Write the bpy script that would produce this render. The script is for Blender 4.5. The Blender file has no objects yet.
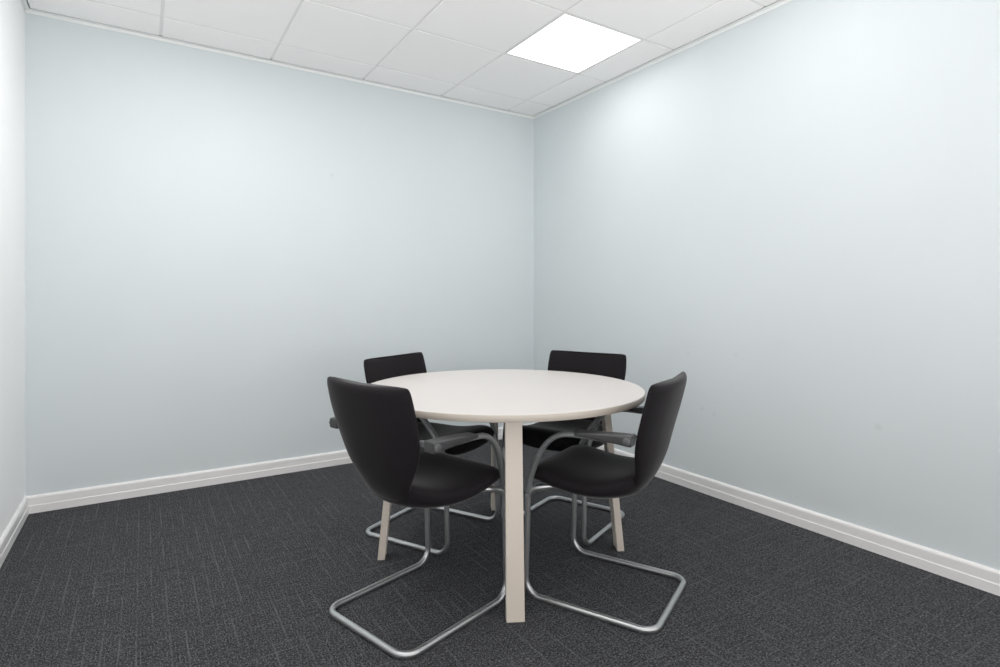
import bpy, bmesh, math, random
from mathutils import Vector, Matrix
random.seed(3)
C = bpy.context.scene.collection
PI = math.pi

# ------------------------------------------------------------------ camera frame (metres)
F, Y0, YAW = 563.69, 298.57, -0.5644
CAM = Vector((-2.7572, -3.8251, 1.127))
RX = Vector((math.cos(YAW), math.sin(YAW), 0)); FW = Vector((-math.sin(YAW), math.cos(YAW), 0))
H = 2.644            # ceiling height
W = 3.280            # room width (left wall at x=-W, right wall at x=0, back wall at y=0)
DEP = 4.35           # room depth; front wall left out so world light fills the room
def at(x, d, z=0.0):
    p = CAM + RX*x + FW*d
    return Vector((p.x, p.y, z))

# ------------------------------------------------------------------ materials
def mat(name, base, rough=0.5, metal=0.0, spec=0.5, sheen=0.0):
    m = bpy.data.materials.new(name); m.use_nodes = True
    b = m.node_tree.nodes['Principled BSDF']
    b.inputs['Base Color'].default_value = (*base, 1); b.inputs['Roughness'].default_value = rough
    b.inputs['Metallic'].default_value = metal
    b.inputs['Specular IOR Level'].default_value = spec
    b.inputs['Sheen Weight'].default_value = sheen
    return m
def nodes(m):
    nt = m.node_tree
    return nt, nt.nodes['Principled BSDF'], nt.nodes.new, nt.links.new
def coords(m, scale=(1,1,1), kind='Object'):
    nt, b, N, L = nodes(m)
    tc = N('ShaderNodeTexCoord'); mp = N('ShaderNodeMapping'); mp.inputs['Scale'].default_value = scale
    L(tc.outputs[kind], mp.inputs['Vector']); return mp.outputs['Vector']
def noise(m, vec, scale, detail=3, rough=0.6):
    nt, b, N, L = nodes(m)
    n = N('ShaderNodeTexNoise'); n.inputs['Scale'].default_value = scale; n.inputs['Detail'].default_value = detail
    n.inputs['Roughness'].default_value = rough
    L(vec, n.inputs['Vector']); return n.outputs['Fac']
def ramp(m, fac, stops):
    nt, b, N, L = nodes(m)
    r = N('ShaderNodeValToRGB'); L(fac, r.inputs['Fac'])
    e = r.color_ramp.elements
    e[0].position, e[0].color = stops[0][0], (*stops[0][1], 1)
    e[1].position, e[1].color = stops[-1][0], (*stops[-1][1], 1)
    for p, c in stops[1:-1]:
        x = e.new(p); x.color = (*c, 1)
    return r.outputs['Color']
def math_n(m, op, a, b_):
    nt, b, N, L = nodes(m)
    n = N('ShaderNodeMath'); n.operation = op
    for i, v in enumerate((a, b_)):
        if isinstance(v, (int, float)): n.inputs[i].default_value = v
        else: L(v, n.inputs[i])
    return n.outputs[0]
def bump(m, fac, strength=0.1, dist=0.001):
    nt, b, N, L = nodes(m)
    bp = N('ShaderNodeBump'); bp.inputs['Strength'].default_value = strength; bp.inputs['Distance'].default_value = dist
    L(fac, bp.inputs['Height']); L(bp.outputs['Normal'], b.inputs['Normal'])
def mixc(m, fac, a, c):
    nt, b, N, L = nodes(m)
    n = N('ShaderNodeMix'); n.data_type = 'RGBA'
    ins = [i for i in n.inputs if i.type == 'RGBA']
    fa = n.inputs[0]
    if isinstance(fac, (int, float)): fa.default_value = fac
    else: L(fac, fa)
    for s, v in zip(ins, (a, c)):
        if isinstance(v, tuple): s.default_value = (*v, 1)
        else: L(v, s)
    return [o for o in n.outputs if o.type == 'RGBA'][0]

def wall_mat(name, base, marks=()):
    m = mat(name, base, 0.75, spec=0.25)
    nt, b, N, L = nodes(m)
    v = coords(m)
    n = noise(m, v, 1.3, 2)
    dark = tuple(c*0.975 for c in base)
    col = ramp(m, n, [(0.3, dark), (0.7, base)])
    for (p, r, k) in marks:                       # small scuffs on the paint
        d = N('ShaderNodeVectorMath'); d.operation = 'DISTANCE'; L(v, d.inputs[0]); d.inputs[1].default_value = p
        f = N('ShaderNodeMapRange'); f.inputs['From Min'].default_value = 0; f.inputs['From Max'].default_value = r
        f.inputs['To Min'].default_value = k; f.inputs['To Max'].default_value = 0
        L(d.outputs['Value'], f.inputs['Value'])
        col = mixc(m, f.outputs['Result'], col, tuple(c*0.6 for c in base))
    L(col, b.inputs['Base Color'])
    bump(m, noise(m, v, 260, 2), 0.08, 0.0006)
    return m
WALL = (0.622, 0.674, 0.692)
def hit_back(px, py):      # where a pixel's ray meets the back wall, for the scuffs
    d = FW + RX*((px-500)/F); t = (0-CAM.y)/d.y
    return (CAM.x+d.x*t, 0.0, CAM.z-(py-Y0)/F*t)
def hit_right(px, py):
    d = FW + RX*((px-500)/F); t = (0-CAM.x)/d.x
    return (0.0, CAM.y+d.y*t, CAM.z-(py-Y0)/F*t)
M_back = wall_mat('pale_blue_paint_back', WALL, [(hit_back(332, 175), 0.018, .25)])
M_right = wall_mat('pale_blue_paint_right', WALL, [(hit_right(688, 354), .02, .2), (hit_right(736, 355), .02, .2),
    (hit_right(702, 408.5), .015, .3), (hit_right(714, 414), .018, .25), (hit_right(878, 427), .022, .3)])
M_left = wall_mat('white_paint_left', (0.93, 0.94, 0.94))
M_ceil = mat('ceiling_tile', (0.955, 0.94, 0.935), 0.9, spec=0.1)
_v = coords(M_ceil); bump(M_ceil, noise(M_ceil, _v, 180, 3), 0.25, 0.001)
M_gridm = mat('ceiling_grid_metal', (0.80, 0.79, 0.785), 0.5)
M_void = mat('ceiling_void', (0.05, 0.05, 0.05), 0.9)
M_trim = mat('wall_angle_paint', (0.80, 0.82, 0.815), 0.45)
_v = coords(M_trim); bump(M_trim, noise(M_trim, _v, 90, 2), 0.05, 0.0005)
M_skirt = mat('skirting_gloss', (0.80, 0.795, 0.79), 0.35)
_v = coords(M_skirt); bump(M_skirt, noise(M_skirt, _v, 60, 2), 0.05, 0.0006)

# carpet: charcoal loop pile, thin broken pale threads running down the room, finer cross weave
CARPET_DARK, CARPET_MID, CARPET_PALE = (0.0095, 0.0097, 0.0107), (0.0435, 0.0443, 0.0482), (0.158, 0.161, 0.170)
M_carpet = mat('carpet', (0.04, 0.04, 0.043), 0.95, spec=0.1, sheen=0.0)
nt, b, N, L = nodes(M_carpet)
v0 = coords(M_carpet); vs = coords(M_carpet, (210, 130, 1)); vd = coords(M_carpet, (21.3, 3.2, 1)); vf = coords(M_carpet, (84, 22, 1)); vx = coords(M_carpet, (10, 84, 1)); vg = coords(M_carpet, (3.5, 21, 1))
sep = N('ShaderNodeSeparateXYZ'); L(v0, sep.inputs[0])
jit = noise(M_carpet, coords(M_carpet, (6, 1.2, 1)), 1.0, 1)
xx = math_n(M_carpet, 'ADD', sep.outputs['X'], math_n(M_carpet, 'MULTIPLY', jit, 0.006))
yy = math_n(M_carpet, 'ADD', sep.outputs['Y'], math_n(M_carpet, 'MULTIPLY', jit, 0.006))
def lines(pitch, width, xx=xx):                    # thin pale threads at a fixed pitch, running down the room
    f_ = math_n(M_carpet, 'PINGPONG', xx, pitch/2)
    mr = N('ShaderNodeMapRange'); mr.inputs['From Min'].default_value = 0; mr.inputs['From Max'].default_value = width
    mr.inputs['To Min'].default_value = 1; mr.inputs['To Max'].default_value = 0
    L(f_, mr.inputs['Value']); return mr.outputs['Result']
def window(fac, lo, hi):
    mr = N('ShaderNodeMapRange'); mr.inputs['From Min'].default_value = lo; mr.inputs['From Max'].default_value = hi
    L(fac, mr.inputs['Value']); return mr.outputs['Result']
speck = noise(M_carpet, vs, 1.0, 2, .75)
base = ramp(M_carpet, speck, [(0.34, CARPET_DARK), (0.52, CARPET_MID), (0.68, CARPET_PALE)])
thread = math_n(M_carpet, 'MULTIPLY', lines(0.047, 0.0042), window(noise(M_carpet, vd, 1.0, 2), .44, .62))
fine = math_n(M_carpet, 'MULTIPLY', lines(0.0118, 0.0035), window(noise(M_carpet, vf, 1.0, 2), .48, .66))
cthread = math_n(M_carpet, 'MULTIPLY', lines(0.047, 0.0045, yy), window(noise(M_carpet, vg, 1.0, 2), .50, .66))
rows = window(noise(M_carpet, vx, 1.0, 2, .7), .54, .72)
col = mixc(M_carpet, math_n(M_carpet, 'MULTIPLY', rows, .55), base, CARPET_DARK)
col = mixc(M_carpet, math_n(M_carpet, 'MULTIPLY', fine, .38), col, CARPET_PALE)
col = mixc(M_carpet, math_n(M_carpet, 'MULTIPLY', cthread, .35), col, CARPET_PALE)
col = mixc(M_carpet, math_n(M_carpet, 'MULTIPLY', thread, .45), col, CARPET_PALE)
L(col, b.inputs['Base Color'])
hsum = math_n(M_carpet, 'ADD', speck, math_n(M_carpet, 'MULTIPLY', thread, .3))
bump(M_carpet, hsum, 0.6, 0.004)

def fabric(name, base):
    m = mat(name, base, 0.85, spec=0.15, sheen=0.22)
    nt, b, N, L = nodes(m)
    b.inputs['Sheen Roughness'].default_value = 0.3
    v = coords(m); n = noise(m, v, 420, 2)
    L(ramp(m, n, [(0.3, tuple(c*.7 for c in base)), (0.7, tuple(c*1.3 for c in base))]), b.inputs['Base Color'])
    bump(m, n, 0.3, 0.0008); return m
M_fab = fabric('black_upholstery', (0.0085, 0.0072, 0.0085))
M_silver = mat('silver_tube', (0.50, 0.51, 0.515), 0.32, 0.9)
_v = coords(M_silver); bump(M_silver, noise(M_silver, _v, 300, 2), 0.05, 0.0003)
M_arm = mat('grey_arm_metal', (0.25, 0.26, 0.265), 0.42, 0.5)
_v = coords(M_arm); bump(M_arm, noise(M_arm, _v, 300, 2), 0.05, 0.0003)
M_pad = mat('black_arm_plastic', (0.030, 0.030, 0.032), 0.36, spec=0.5)
_v = coords(M_pad); bump(M_pad, noise(M_pad, _v, 500, 2), 0.15, 0.0004)
M_cap = mat('grey_pivot_plastic', (0.06, 0.062, 0.064), 0.4)
_v = coords(M_cap); bump(M_cap, noise(M_cap, _v, 300, 2), 0.05, 0.0003)
M_top = mat('white_laminate', (0.60, 0.572, 0.552), 0.42, spec=0.4)
_v = coords(M_top); bump(M_top, noise(M_top, _v, 400, 2), 0.04, 0.0003)
M_edge = mat('cream_edging', (0.42, 0.378, 0.33), 0.5)
_v = coords(M_edge); bump(M_edge, noise(M_edge, _v, 200, 2), 0.05, 0.0003)
M_leg = mat('cream_leg_paint', (0.63, 0.565, 0.495), 0.45)
_v = coords(M_leg); bump(M_leg, noise(M_leg, _v, 200, 2), 0.05, 0.0003)
M_lightframe = mat('light_frame_white', (0.8, 0.8, 0.8), 0.4)
_v = coords(M_lightframe); bump(M_lightframe, noise(M_lightframe, _v, 200, 2), 0.05, 0.0003)
M_diff = mat('glowing_diffuser', (0.9, 0.9, 0.9), 0.5)
M_diff.node_tree.nodes['Principled BSDF'].inputs['Emission Color'].default_value = (1.0, 0.985, 0.97, 1)

# ------------------------------------------------------------------ mesh helpers
def obj(name, bm, m, parent=None, smooth=False, mods=()):
    me = bpy.data.meshes.new(name)
    bmesh.ops.recalc_face_normals(bm, faces=bm.faces)
    bm.to_mesh(me); bm.free()
    if smooth:
        for p in me.polygons: p.use_smooth = True
    me.materials.append(m)
    o = bpy.data.objects.new(name, me); C.objects.link(o)
    if parent: o.parent = parent
    return o
def bevel(o, w, seg=2, angle=35):
    md = o.modifiers.new('bevel', 'BEVEL'); md.width = w; md.segments = seg; md.limit_method = 'ANGLE'
    md.angle_limit = math.radians(angle); return o
def subsurf(o, n=2):
    md = o.modifiers.new('sub', 'SUBSURF'); md.levels = n; md.render_levels = n; return o
def add_box(bm, x0, x1, y0, y1, z0, z1):
    v = [bm.verts.new(p) for p in ((x0,y0,z0),(x1,y0,z0),(x1,y1,z0),(x0,y1,z0),(x0,y0,z1),(x1,y0,z1),(x1,y1,z1),(x0,y1,z1))]
    for f in ((0,3,2,1),(4,5,6,7),(0,1,5,4),(1,2,6,5),(2,3,7,6),(3,0,4,7)): bm.faces.new([v[i] for i in f])
def box(name, m, *d, parent=None):
    bm = bmesh.new(); add_box(bm, *d); return obj(name, bm, m, parent)
def struct(o): o['kind'] = 'structure'; return o
def empty(name, loc, rz=0.0):
    o = bpy.data.objects.new(name, None); C.objects.link(o); o.location = loc; o.rotation_euler = (0, 0, rz)
    o.empty_display_size = 0.1; return o
def tag(o, label, cat, group=None):
    o['label'] = label; o['category'] = cat
    if group: o['group'] = group
    return o

def round_path(pts, seg=8):
    """pts: list of (Vector, radius); returns a polyline with its corners rounded."""
    out = []
    for i, (p, r) in enumerate(pts):
        p = Vector(p)
        if i in (0, len(pts)-1) or r <= 0: out.append(p); continue
        a = (Vector(pts[i-1][0])-p).normalized(); c = (Vector(pts[i+1][0])-p).normalized()
        ang = a.angle(c); t = r/math.tan(ang/2)
        s, e = p+a*t, p+c*t
        cen = p+(a+c).normalized()*(r/math.sin(ang/2))
        u = s-cen; w = e-cen; tot = u.angle(w); ax = u.cross(w).normalized()
        for k in range(seg+1):
            out.append(cen + Matrix.Rotation(tot*k/seg, 3, ax) @ u)
    return out
def sweep(bm, path, ra, rb=None, n=14, up=Vector((0,0,1)), caps=True):
    """elliptical tube along a polyline, parallel-transported frame; ra sideways, rb along the other axis."""
    rb = rb or ra
    if not isinstance(ra, (list, tuple)): ra = [ra]*len(path)
    if not isinstance(rb, (list, tuple)): rb = [rb]*len(path)
    T = []
    for i in range(len(path)):
        T.append((path[min(i+1, len(path)-1)]-path[max(i-1, 0)]).normalized())
    side = T[0].cross(up)
    if side.length < 1e-3: side = T[0].cross(Vector((0,1,0)))
    side.normalize(); rings = []
    for i, p in enumerate(path):
        if i:
            q = T[i-1].rotation_difference(T[i]); side = (q @ side); side = (side-T[i]*side.dot(T[i])).normalized()
        oth = side.cross(T[i]).normalized()
        rings.append([bm.verts.new(p+side*(ra[i]*math.cos(2*PI*k/n))+oth*(rb[i]*math.sin(2*PI*k/n))) for k in range(n)])
    for a, c in zip(rings, rings[1:]):
        for k in range(n): bm.faces.new((a[k], a[(k+1)%n], c[(k+1)%n], c[k]))
    if caps:
        bm.faces.new(rings[0][::-1]); bm.faces.new(rings[-1])
def loft(bm, rings):
    vr = [[bm.verts.new(p) for p in r] for r in rings]; n = len(vr[0])
    for a, c in zip(vr, vr[1:]):
        for k in range(n): bm.faces.new((a[k], a[(k+1)%n], c[(k+1)%n], c[k]))
    bm.faces.new(vr[0][::-1]); bm.faces.new(vr[-1])
def interp(tab, x):
    """smooth (Catmull-Rom) interpolation in a table of (x, values...)"""
    if x <= tab[0][0]: return tab[0][1:]
    if x >= tab[-1][0]: return tab[-1][1:]
    for i in range(len(tab)-1):
        if tab[i][0] <= x <= tab[i+1][0]:
            x0, x1 = tab[i][0], tab[i+1][0]; u = (x-x0)/(x1-x0)
            res = []
            for k in range(1, len(tab[0])):
                p1, p2 = tab[i][k], tab[i+1][k]
                m1 = (p2-tab[i-1][k])/(x1-tab[i-1][0]) if i > 0 else (p2-p1)/(x1-x0)
                m2 = (tab[i+2][k]-p1)/(tab[i+2][0]-x0) if i+2 < len(tab) else (p2-p1)/(x1-x0)
                h = x1-x0
                res.append((2*u**3-3*u**2+1)*p1+(u**3-2*u**2+u)*h*m1+(-2*u**3+3*u**2)*p2+(u**3-u**2)*h*m2)
            return res
def superell(a, b_, e, n):
    out = []
    for k in range(n):
        t = 2*PI*k/n; c, s = math.cos(t), math.sin(t)
        out.append((a*math.copysign(abs(c)**(2/e), c), b_*math.copysign(abs(s)**(2/e), s)))
    return out

# ------------------------------------------------------------------ room shell
FRONT = -DEP
struct(box('floor', M_carpet, -W-.1, .1, FRONT-.6, .1, -.06, 0))
struct(box('wall_back', M_back, -W-.1, .1, 0, .1, 0, H+.12))
struct(box('wall_right', M_right, 0, .1, FRONT, 0, 0, H+.12))
struct(box('wall_left', M_left, -W-.1, -W, FRONT, 0, 0, H+.12))

# suspended ceiling: 600 mm tiles in an exposed grid, cut tiles along the walls
A0, B0, T = 0.2716, 0.2859, 0.6
xs = [0.0] + [-A0-T*k for k in range(6) if -A0-T*k > -W] + [-W]
ys = [0.0] + [-B0-T*k for k in range(9) if -B0-T*k > FRONT] + [FRONT]
LIGHT_CELLS = {(1, 2)}                       # xs/ys cell index of the panel seen in the photo
SOFT_CELLS = {(4, 2), (1, 4), (4, 4)}        # further panels of the same room, out of the frame
bm = bmesh.new(); g = 0.0085; EDGE = .0255   # shadow gap along the wall angle
for i in range(len(xs)-1):
    for j in range(len(ys)-1):
        if (i, j) in LIGHT_CELLS | SOFT_CELLS: continue
        x1, x0 = xs[i]-(g if i else EDGE), xs[i+1]+(g if i+1 < len(xs)-1 else EDGE)
        y1, y0 = ys[j]-(g if j else EDGE), ys[j+1]+(g if j+1 < len(ys)-1 else 0)
        add_box(bm, x0, x1, y0, y1, H, H+.015)
ceil = struct(obj('ceiling', bm, M_ceil))
bm = bmesh.new()
for x in xs[1:-1]: add_box(bm, x-.0085, x+.0085, FRONT, -.029, H+.0035, H+.03)
for y in ys[1:-1]:
    for i in range(len(xs)-1):
        add_box(bm, xs[i+1]+.0086, xs[i]-(.0086 if i else .029), y-.0085, y+.0085, H+.0015, H+.03)
struct(obj('trim_1', bm, M_gridm))
struct(box('ceiling_slab', M_void, -W-.1, .1, FRONT, .1, H+.12, H+.2))

# perimeter wall angle
def angle_prof(name, axis):
    bm = bmesh.new(); fl = .021; lip = .019
    if axis == 'back':
        add_box(bm, -W+fl, -fl, -fl, -.0003, H-.003, H-.0003); add_box(bm, -W+.0004, -.0004, -.003, -.0003, H-lip, H-.0031)
    elif axis == 'right':
        add_box(bm, -fl, -.0003, FRONT, -.0003, H-.003, H-.0003); add_box(bm, -.003, -.0003, FRONT, -.0035, H-lip, H-.0031)
    else:
        add_box(bm, -W+.0003, -W+fl, FRONT, -.0003, H-.003, H-.0003); add_box(bm, -W+.0003, -W+.003, FRONT, -.0035, H-lip, H-.0031)
    return struct(obj(name, bm, M_trim))
angle_prof('trim_2', 'back'); angle_prof('trim_3', 'right'); angle_prof('trim_4', 'left')

# moulded skirting: flat lower board, shallow step, rounded top
BT = 0.0913
PROF = [(0, 0), (.018, 0), (.018, .0395), (.0172, .0405), (.0155, .0435), (.0155, .080), (.0135, .0855), (.009, .0895), (.004, .0908), (0, BT)]
def skirting(name, a, c, inward, mitre_a=0, mitre_c=0):
    """profile swept along the wall from a to c; mitres shorten the ends by the profile depth."""
    d = (c-a).normalized(); bm = bmesh.new()
    r0 = [bm.verts.new(a+inward*(p+.0003)+d*p*mitre_a+Vector((0,0,z+.0004))) for p, z in PROF]
    r1 = [bm.verts.new(c+inward*(p+.0003)-d*p*mitre_c+Vector((0,0,z+.0004))) for p, z in PROF]
    n = len(PROF)
    for k in range(n): bm.faces.new((r0[k], r0[(k+1)%n], r1[(k+1)%n], r1[k]))
    bm.faces.new(r0); bm.faces.new(r1[::-1])
    return struct(obj(name, bm, M_skirt))
skirting('baseboard_back', Vector((-W, 0, 0)), Vector((0, 0, 0)), Vector((0,-1,0)), 1.02, 1.02)
skirting('baseboard_right', Vector((0, 0, 0)), Vector((0, FRONT, 0)), Vector((-1,0,0)), 1.02, 0)
skirting('baseboard_left', Vector((-W, 0, 0)), Vector((-W, FRONT, 0)), Vector((1,0,0)), 1.02, 0)

# ------------------------------------------------------------------ ceiling light panels
def cell(i, j): return (xs[i]+xs[i+1])/2, (ys[j]+ys[j+1])/2
def area(name, x, y, power, size=.54):
    l = bpy.data.lights.new(name, 'AREA'); l.shape = 'SQUARE'; l.size = size; l.energy = power
    l.color = (1.0, .97, .95)
    o = bpy.data.objects.new(name, l); C.objects.link(o); o.location = (x, y, H-.012)
    return o
POW = {(1, 2): 3.0, (4, 2): 15, (1, 4): 1.6, (4, 4): 1.5}
POW_SIDE = (4.6, 6.2)
POW_UP, WORLD, GLOW = 32, 1.5, 2.6
def light_panel(i, j):
    x, y = cell(i, j)
    t = empty('ceiling_light', (x, y, H))
    bm = bmesh.new(); a, c = .2912, .283
    for q in ((-a, a, -a, -c), (-a, a, c, a), (-a, -c, -c, c), (c, a, -c, c)): add_box(bm, *q, 0.0005, .03)
    obj('frame', bm, M_lightframe, t)
    box('diffuser', M_diff, -c, c, -c, c, .003, .02, parent=t)
    return t
tag(light_panel(1, 2), 'square flush LED panel glowing white in the ceiling grid', 'ceiling light')
for ij in [(1, 2)] + sorted(SOFT_CELLS):
    area('panel_lamp', *cell(*ij), POW[ij])
    if ij in SOFT_CELLS:                      # the other recessed panels' housings close the ceiling
        x, y = cell(*ij); struct(box('ceiling_panel', M_lightframe, x-.291, x+.291, y-.291, y+.291, H+.0005, H+.02))

M_diff.node_tree.nodes['Principled BSDF'].inputs['Emission Strength'].default_value = GLOW

# ------------------------------------------------------------------ meeting table
TC = at(0.011, 2.50); TZ = 0.737; R = 0.614
t = empty('meeting_table', TC, YAW+math.radians(4.6))
tag(t, 'round white-topped meeting table with four cream legs between the chairs', 'table')
def disc(bm, prof, n=128):
    rings = []
    for r, z in prof: rings.append([bm.verts.new((r*math.cos(2*PI*k/n), r*math.sin(2*PI*k/n), z)) for k in range(n)])
    for a, c in zip(rings, rings[1:]):
        for k in range(n): bm.faces.new((a[k], a[(k+1)%n], c[(k+1)%n], c[k]))
    bm.faces.new(rings[0][::-1]); bm.faces.new(rings[-1])
bm = bmesh.new(); disc(bm, [(R-.002, TZ-.0250), (R-.002, TZ-.0012), (R-.0035, TZ)])
bevel(obj('tabletop', bm, M_top, t), .0005, 1)
bm = bmesh.new(); n = 128                     # edging strip around the rim
prof = [(R-.0021, TZ-.0255), (R-.001, TZ-.0255), (R, TZ-.0245), (R, TZ-.0022), (R-.001, TZ-.0010), (R-.0021, TZ-.0010)]
rings = [[bm.verts.new((r*math.cos(2*PI*k/n), r*math.sin(2*PI*k/n), z)) for k in range(n)] for r, z in prof]
for q in range(len(rings)):
    a, c = rings[q], rings[(q+1) % len(rings)]
    for k in range(n): bm.faces.new((a[k], a[(k+1)%n], c[(k+1)%n], c[k]))
o = obj('edge_band', bm, M_edge, t); o['label'] = 'cream edge band'
for f in o.data.polygons: f.use_smooth = abs(f.normal.z) < .1
for k in range(4):                            # flat rectangular legs, splayed outwards
    bm = bmesh.new(); rt, rb, hw, ht = .457, .527, .0325, .0155
    if k == 2: hw, ht = .016, .032         # the far leg shows its narrow side
    lo = [bm.verts.new((rb+dx*ht, dy*hw, 0.0005)) for dx, dy in ((-1,-1),(1,-1),(1,1),(-1,1))]
    hi = [bm.verts.new((rt+dx*ht, dy*hw*.96, TZ-.0252)) for dx, dy in ((-1,-1),(1,-1),(1,1),(-1,1))]
    bm.faces.new(lo[::-1]); bm.faces.new(hi)
    for q in range(4): bm.faces.new((lo[q], lo[(q+1)%4], hi[(q+1)%4], hi[q]))
    bmesh.ops.rotate(bm, verts=bm.verts, cent=(0,0,0), matrix=Matrix.Rotation(-PI/2+k*PI/2, 3, 'Z'))
    o = bevel(obj('leg', bm, M_leg, t), .0025, 2)

# ------------------------------------------------------------------ cantilever chair (origin at the middle of the floor loop's back bar, +y forward)
def make_chair():
    t = empty('cantilever_chair', (0, 0, 0))
    s, yf, rt = .217, .492, .0114
    # one bent tube: seat rail, front upright, floor runner, back bar and up again
    pts = [((-.165, .33, .440), 0), ((-s, .480, .408), .040), ((-s, yf, rt), .060), ((-s, 0, rt), .055),
           ((s, 0, rt), .055), ((s, yf, rt), .060), ((s, .480, .408), .040), ((.165, .33, .440), 0)]
    bm = bmesh.new(); sweep(bm, round_path(pts, 9), rt, n=14)
    o = obj('tube_frame', bm, M_silver, t, True); o['label'] = 'bent silver tube frame'
    # seat pad: rounded, bellied underneath, falling away at the front
    tab = [(.088, .085, .487, .440), (.10, .120, .491, .418), (.125, .160, .490, .402), (.17, .200, .482, .392), (.24, .222, .475, .387),
           (.32, .229, .480, .390), (.38, .228, .492, .398), (.43, .222, .499, .406), (.465, .211, .493, .411), (.484, .197, .480, .417), (.495, .180, .466, .428)]
    bm = bmesh.new(); rings = []; n = 40
    yy = [.088, .093, .10, .112, .125, .145, .17, .205, .24, .28, .32, .355, .39, .415, .44, .458, .470, .481, .488, .495]
    for y in yy:
        hw, zt, zb = interp(tab, y); zc = (zt+zb)/2; hh = (zt-zb)/2
        ring = []
        for x, z in superell(hw, hh, 2.9, n):
            u = x/hw
            dz = .010*u*u*(1 if z > 0 else 1.6)          # edges a little higher than the middle
            ring.append(Vector((x, y, zc+z+dz)))
        rings.append(ring)
    loft(bm, rings); subsurf(obj('seat', bm, M_fab, t, True), 1)
    # backrest: wrapped pad narrowing to a waist that runs in under the seat
    prof = [(0.0, .235, .408, .095), (.06, .170, .406, .108), (.12, .118, .428, .109), (.19, .079, .482, .130), (.26, .052, .550, .182),
            (.34, .034, .632, .216), (.43, .009, .724, .2295), (.49, -.009, .796, .228), (.515, -.0155, .823, .223), (.524, -.018, .832, .216)]
    bm = bmesh.new(); rings = []; n = 44
    ss = [0, .03, .06, .09, .12, .155, .19, .225, .26, .30, .34, .385, .43, .46, .49, .502, .512, .519, .524]
    for q in ss:
        y, z, hw = interp(prof, q)
        y2, z2, _ = interp(prof, min(q+.004, .524)); y1, z1, _ = interp(prof, max(q-.004, 0))
        tx = Vector((0, y2-y1, z2-z1)).normalized(); nrm = Vector((0, tx.z, -tx.y))      # forward normal
        th = .0185
        if q > .50: th = .0185*math.sqrt(max(.12, 1-((q-.50)/.0255)**2))
        if q < .10: th = .012+.0065*q/.10
        ring = []
        for x, d in superell(hw, th, 3.2, n):
            u = abs(x/hw); wrap = .028*u**2.2*min(1, q/.30)
            ring.append(Vector((x, y, z))+nrm*(d+wrap))
        rings.append(ring)
    loft(bm, rings); subsurf(obj('backrest', bm, M_fab, t, True), 1)
    # arms
    for sg in (-1, 1):
        arc = [(.218, .4825, .395), (.220, .476, .425), (.225, .462, .468), (.232, .441, .514), (.243, .415, .560), (.251, .385, .600),
               (.257, .352, .628), (.261, .315, .644), (.261, .27, .6485), (.261, .20, .648), (.261, .075, .647)]
        P = [Vector((sg*x, y, z)) for x, y, z in arc]
        fine = []
        for i in range(len(P)-1):
            p0, p1, p2, p3 = P[max(i-1,0)], P[i], P[i+1], P[min(i+2, len(P)-1)]
            for k in range(4):
                u = k/4
                fine.append(.5*((2*p1)+(p2-p0)*u+(2*p0-5*p1+4*p2-p3)*u*u+(3*p1-p0-3*p2+p3)*u**3))
        fine.append(P[-1])
        m_ = len(fine)
        ra = [.0128 + .003*math.sin(PI*min(1, i/(m_*.7))) for i in range(m_)]
        rb = [.0128 - .003*min(1, i/(m_*.5)) for i in range(m_)]
        bm = bmesh.new(); sweep(bm, fine, ra, rb, n=16, up=Vector((0, 1, 0)))
        arm = obj('armrest', bm, M_arm, t, True); arm['label'] = 'grey curved armrest'
        # pad: flat-topped, tapering a little towards the front
        bm = bmesh.new(); rings = []
        for y, hw, zt, zb in ((.058,.020,.669,.640), (.0585,.0245,.672,.637), (.064,.0265,.6735,.636), (.080,.0275,.674,.638), (.12,.028,.672,.643), (.20,.0275,.668,.648), (.255,.026,.664,.6505), (.2615,.025,.6635,.651), (.262,.021,.661,.653)):
            zc, hh = (zt+zb)/2, (zt-zb)/2
            rings.append([Vector((sg*.262+x, y, zc+z)) for x, z in superell(hw, hh, 7.0, 32)])
        loft(bm, rings); subsurf(obj('arm_pad', bm, M_pad, arm, True), 1)
        bm = bmesh.new(); sweep(bm, [Vector((sg*.208, .073, .654)), Vector((sg*.214, .073, .654)), Vector((sg*.2905, .073, .654)), Vector((sg*.292, .073, .654))], [.012, .0138, .0138, .012], n=18)
        o = obj('pivot', bm, M_cap, arm, True); o['label'] = 'grey round pivot cap'
    return t
def copy_tree(o, parent=None):
    c = o.copy(); C.objects.link(c)
    if parent: c.parent = parent
    for ch in list(o.children): copy_tree(ch, c)
    return c
proto = make_chair()
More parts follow.
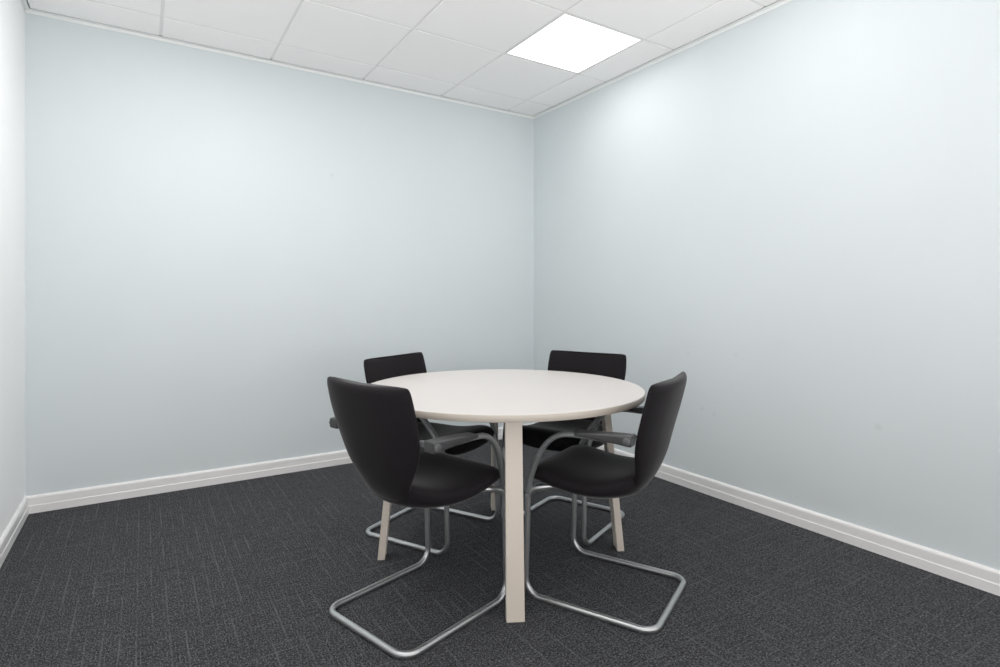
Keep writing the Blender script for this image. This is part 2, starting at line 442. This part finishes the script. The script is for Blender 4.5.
for k, (x, d, a, label) in enumerate([
    (-.459, 1.882, 49.5, 'black upholstered cantilever armchair, near left, with its back towards us'),
    (.629, 2.061, 148.3, 'black upholstered cantilever armchair near the right wall, seen from the side'),
    (-.545, 2.878, -29.8, 'black upholstered cantilever armchair behind the table, partly hidden by the near left chair'),
    (.476, 3.055, -124.6, 'black upholstered cantilever armchair behind the table on the right, nearest the room corner')]):
    o = proto if k == 0 else copy_tree(proto)
    o.location = at(x, d); o.rotation_euler = (0, 0, YAW+math.radians(a-90))
    o.scale = (1, 1, 1.012 if k == 0 else 1)
    tag(o, label, 'chair', 'cantilever chairs around the table')

# ------------------------------------------------------------------ added fill lights, world, camera
def fill_area(name, loc, aim, sx, sy, power):     # added fill light, out of view, to lift ceiling and walls
    l = bpy.data.lights.new(name, 'AREA'); l.shape = 'RECTANGLE'; l.size = sx; l.size_y = sy; l.energy = power
    l.color = FILL_COL
    o = bpy.data.objects.new(name, l); C.objects.link(o); o.location = loc
    o.rotation_euler = (Vector(aim)-Vector(loc)).to_track_quat('-Z', 'Y').to_euler()
FILL_COL = (1.0, 0.97, 0.955)
for loc, p in (((-.80, -2.50, 2.38), POW_SIDE[0]), ((-2.75, -2.25, 2.38), POW_SIDE[1])):   # unseen point fills added to brighten ceiling and upper walls
    l = bpy.data.lights.new('fill_point', 'POINT'); l.energy = p; l.shadow_soft_size = .14; l.color = FILL_COL
    o = bpy.data.objects.new('fill_point', l); C.objects.link(o); o.location = loc
fill_area('upward_fill', (-2.25, -3.95, .95), (-2.2, -3.15, 2.64), 1.9, .6, POW_UP)
w = bpy.data.worlds.new('world'); bpy.context.scene.world = w; w.use_nodes = True
bg = w.node_tree.nodes['Background']; bg.inputs['Color'].default_value = (1.0, 0.975, 0.965, 1); bg.inputs['Strength'].default_value = WORLD
cam = bpy.data.cameras.new('camera'); co = bpy.data.objects.new('camera', cam); C.objects.link(co)
co.location = CAM; co.rotation_euler = (PI/2, 0, YAW)
cam.sensor_width = 36; cam.lens = F/1000*36; cam.shift_y = -(333.5-Y0)/1000; cam.clip_start = .02
sc = bpy.context.scene; sc.camera = co
sc.view_settings.view_transform = 'Standard'; sc.view_settings.look = 'None'; sc.view_settings.gamma = 1.05
sc.cycles.max_bounces = 16; sc.cycles.diffuse_bounces = 10
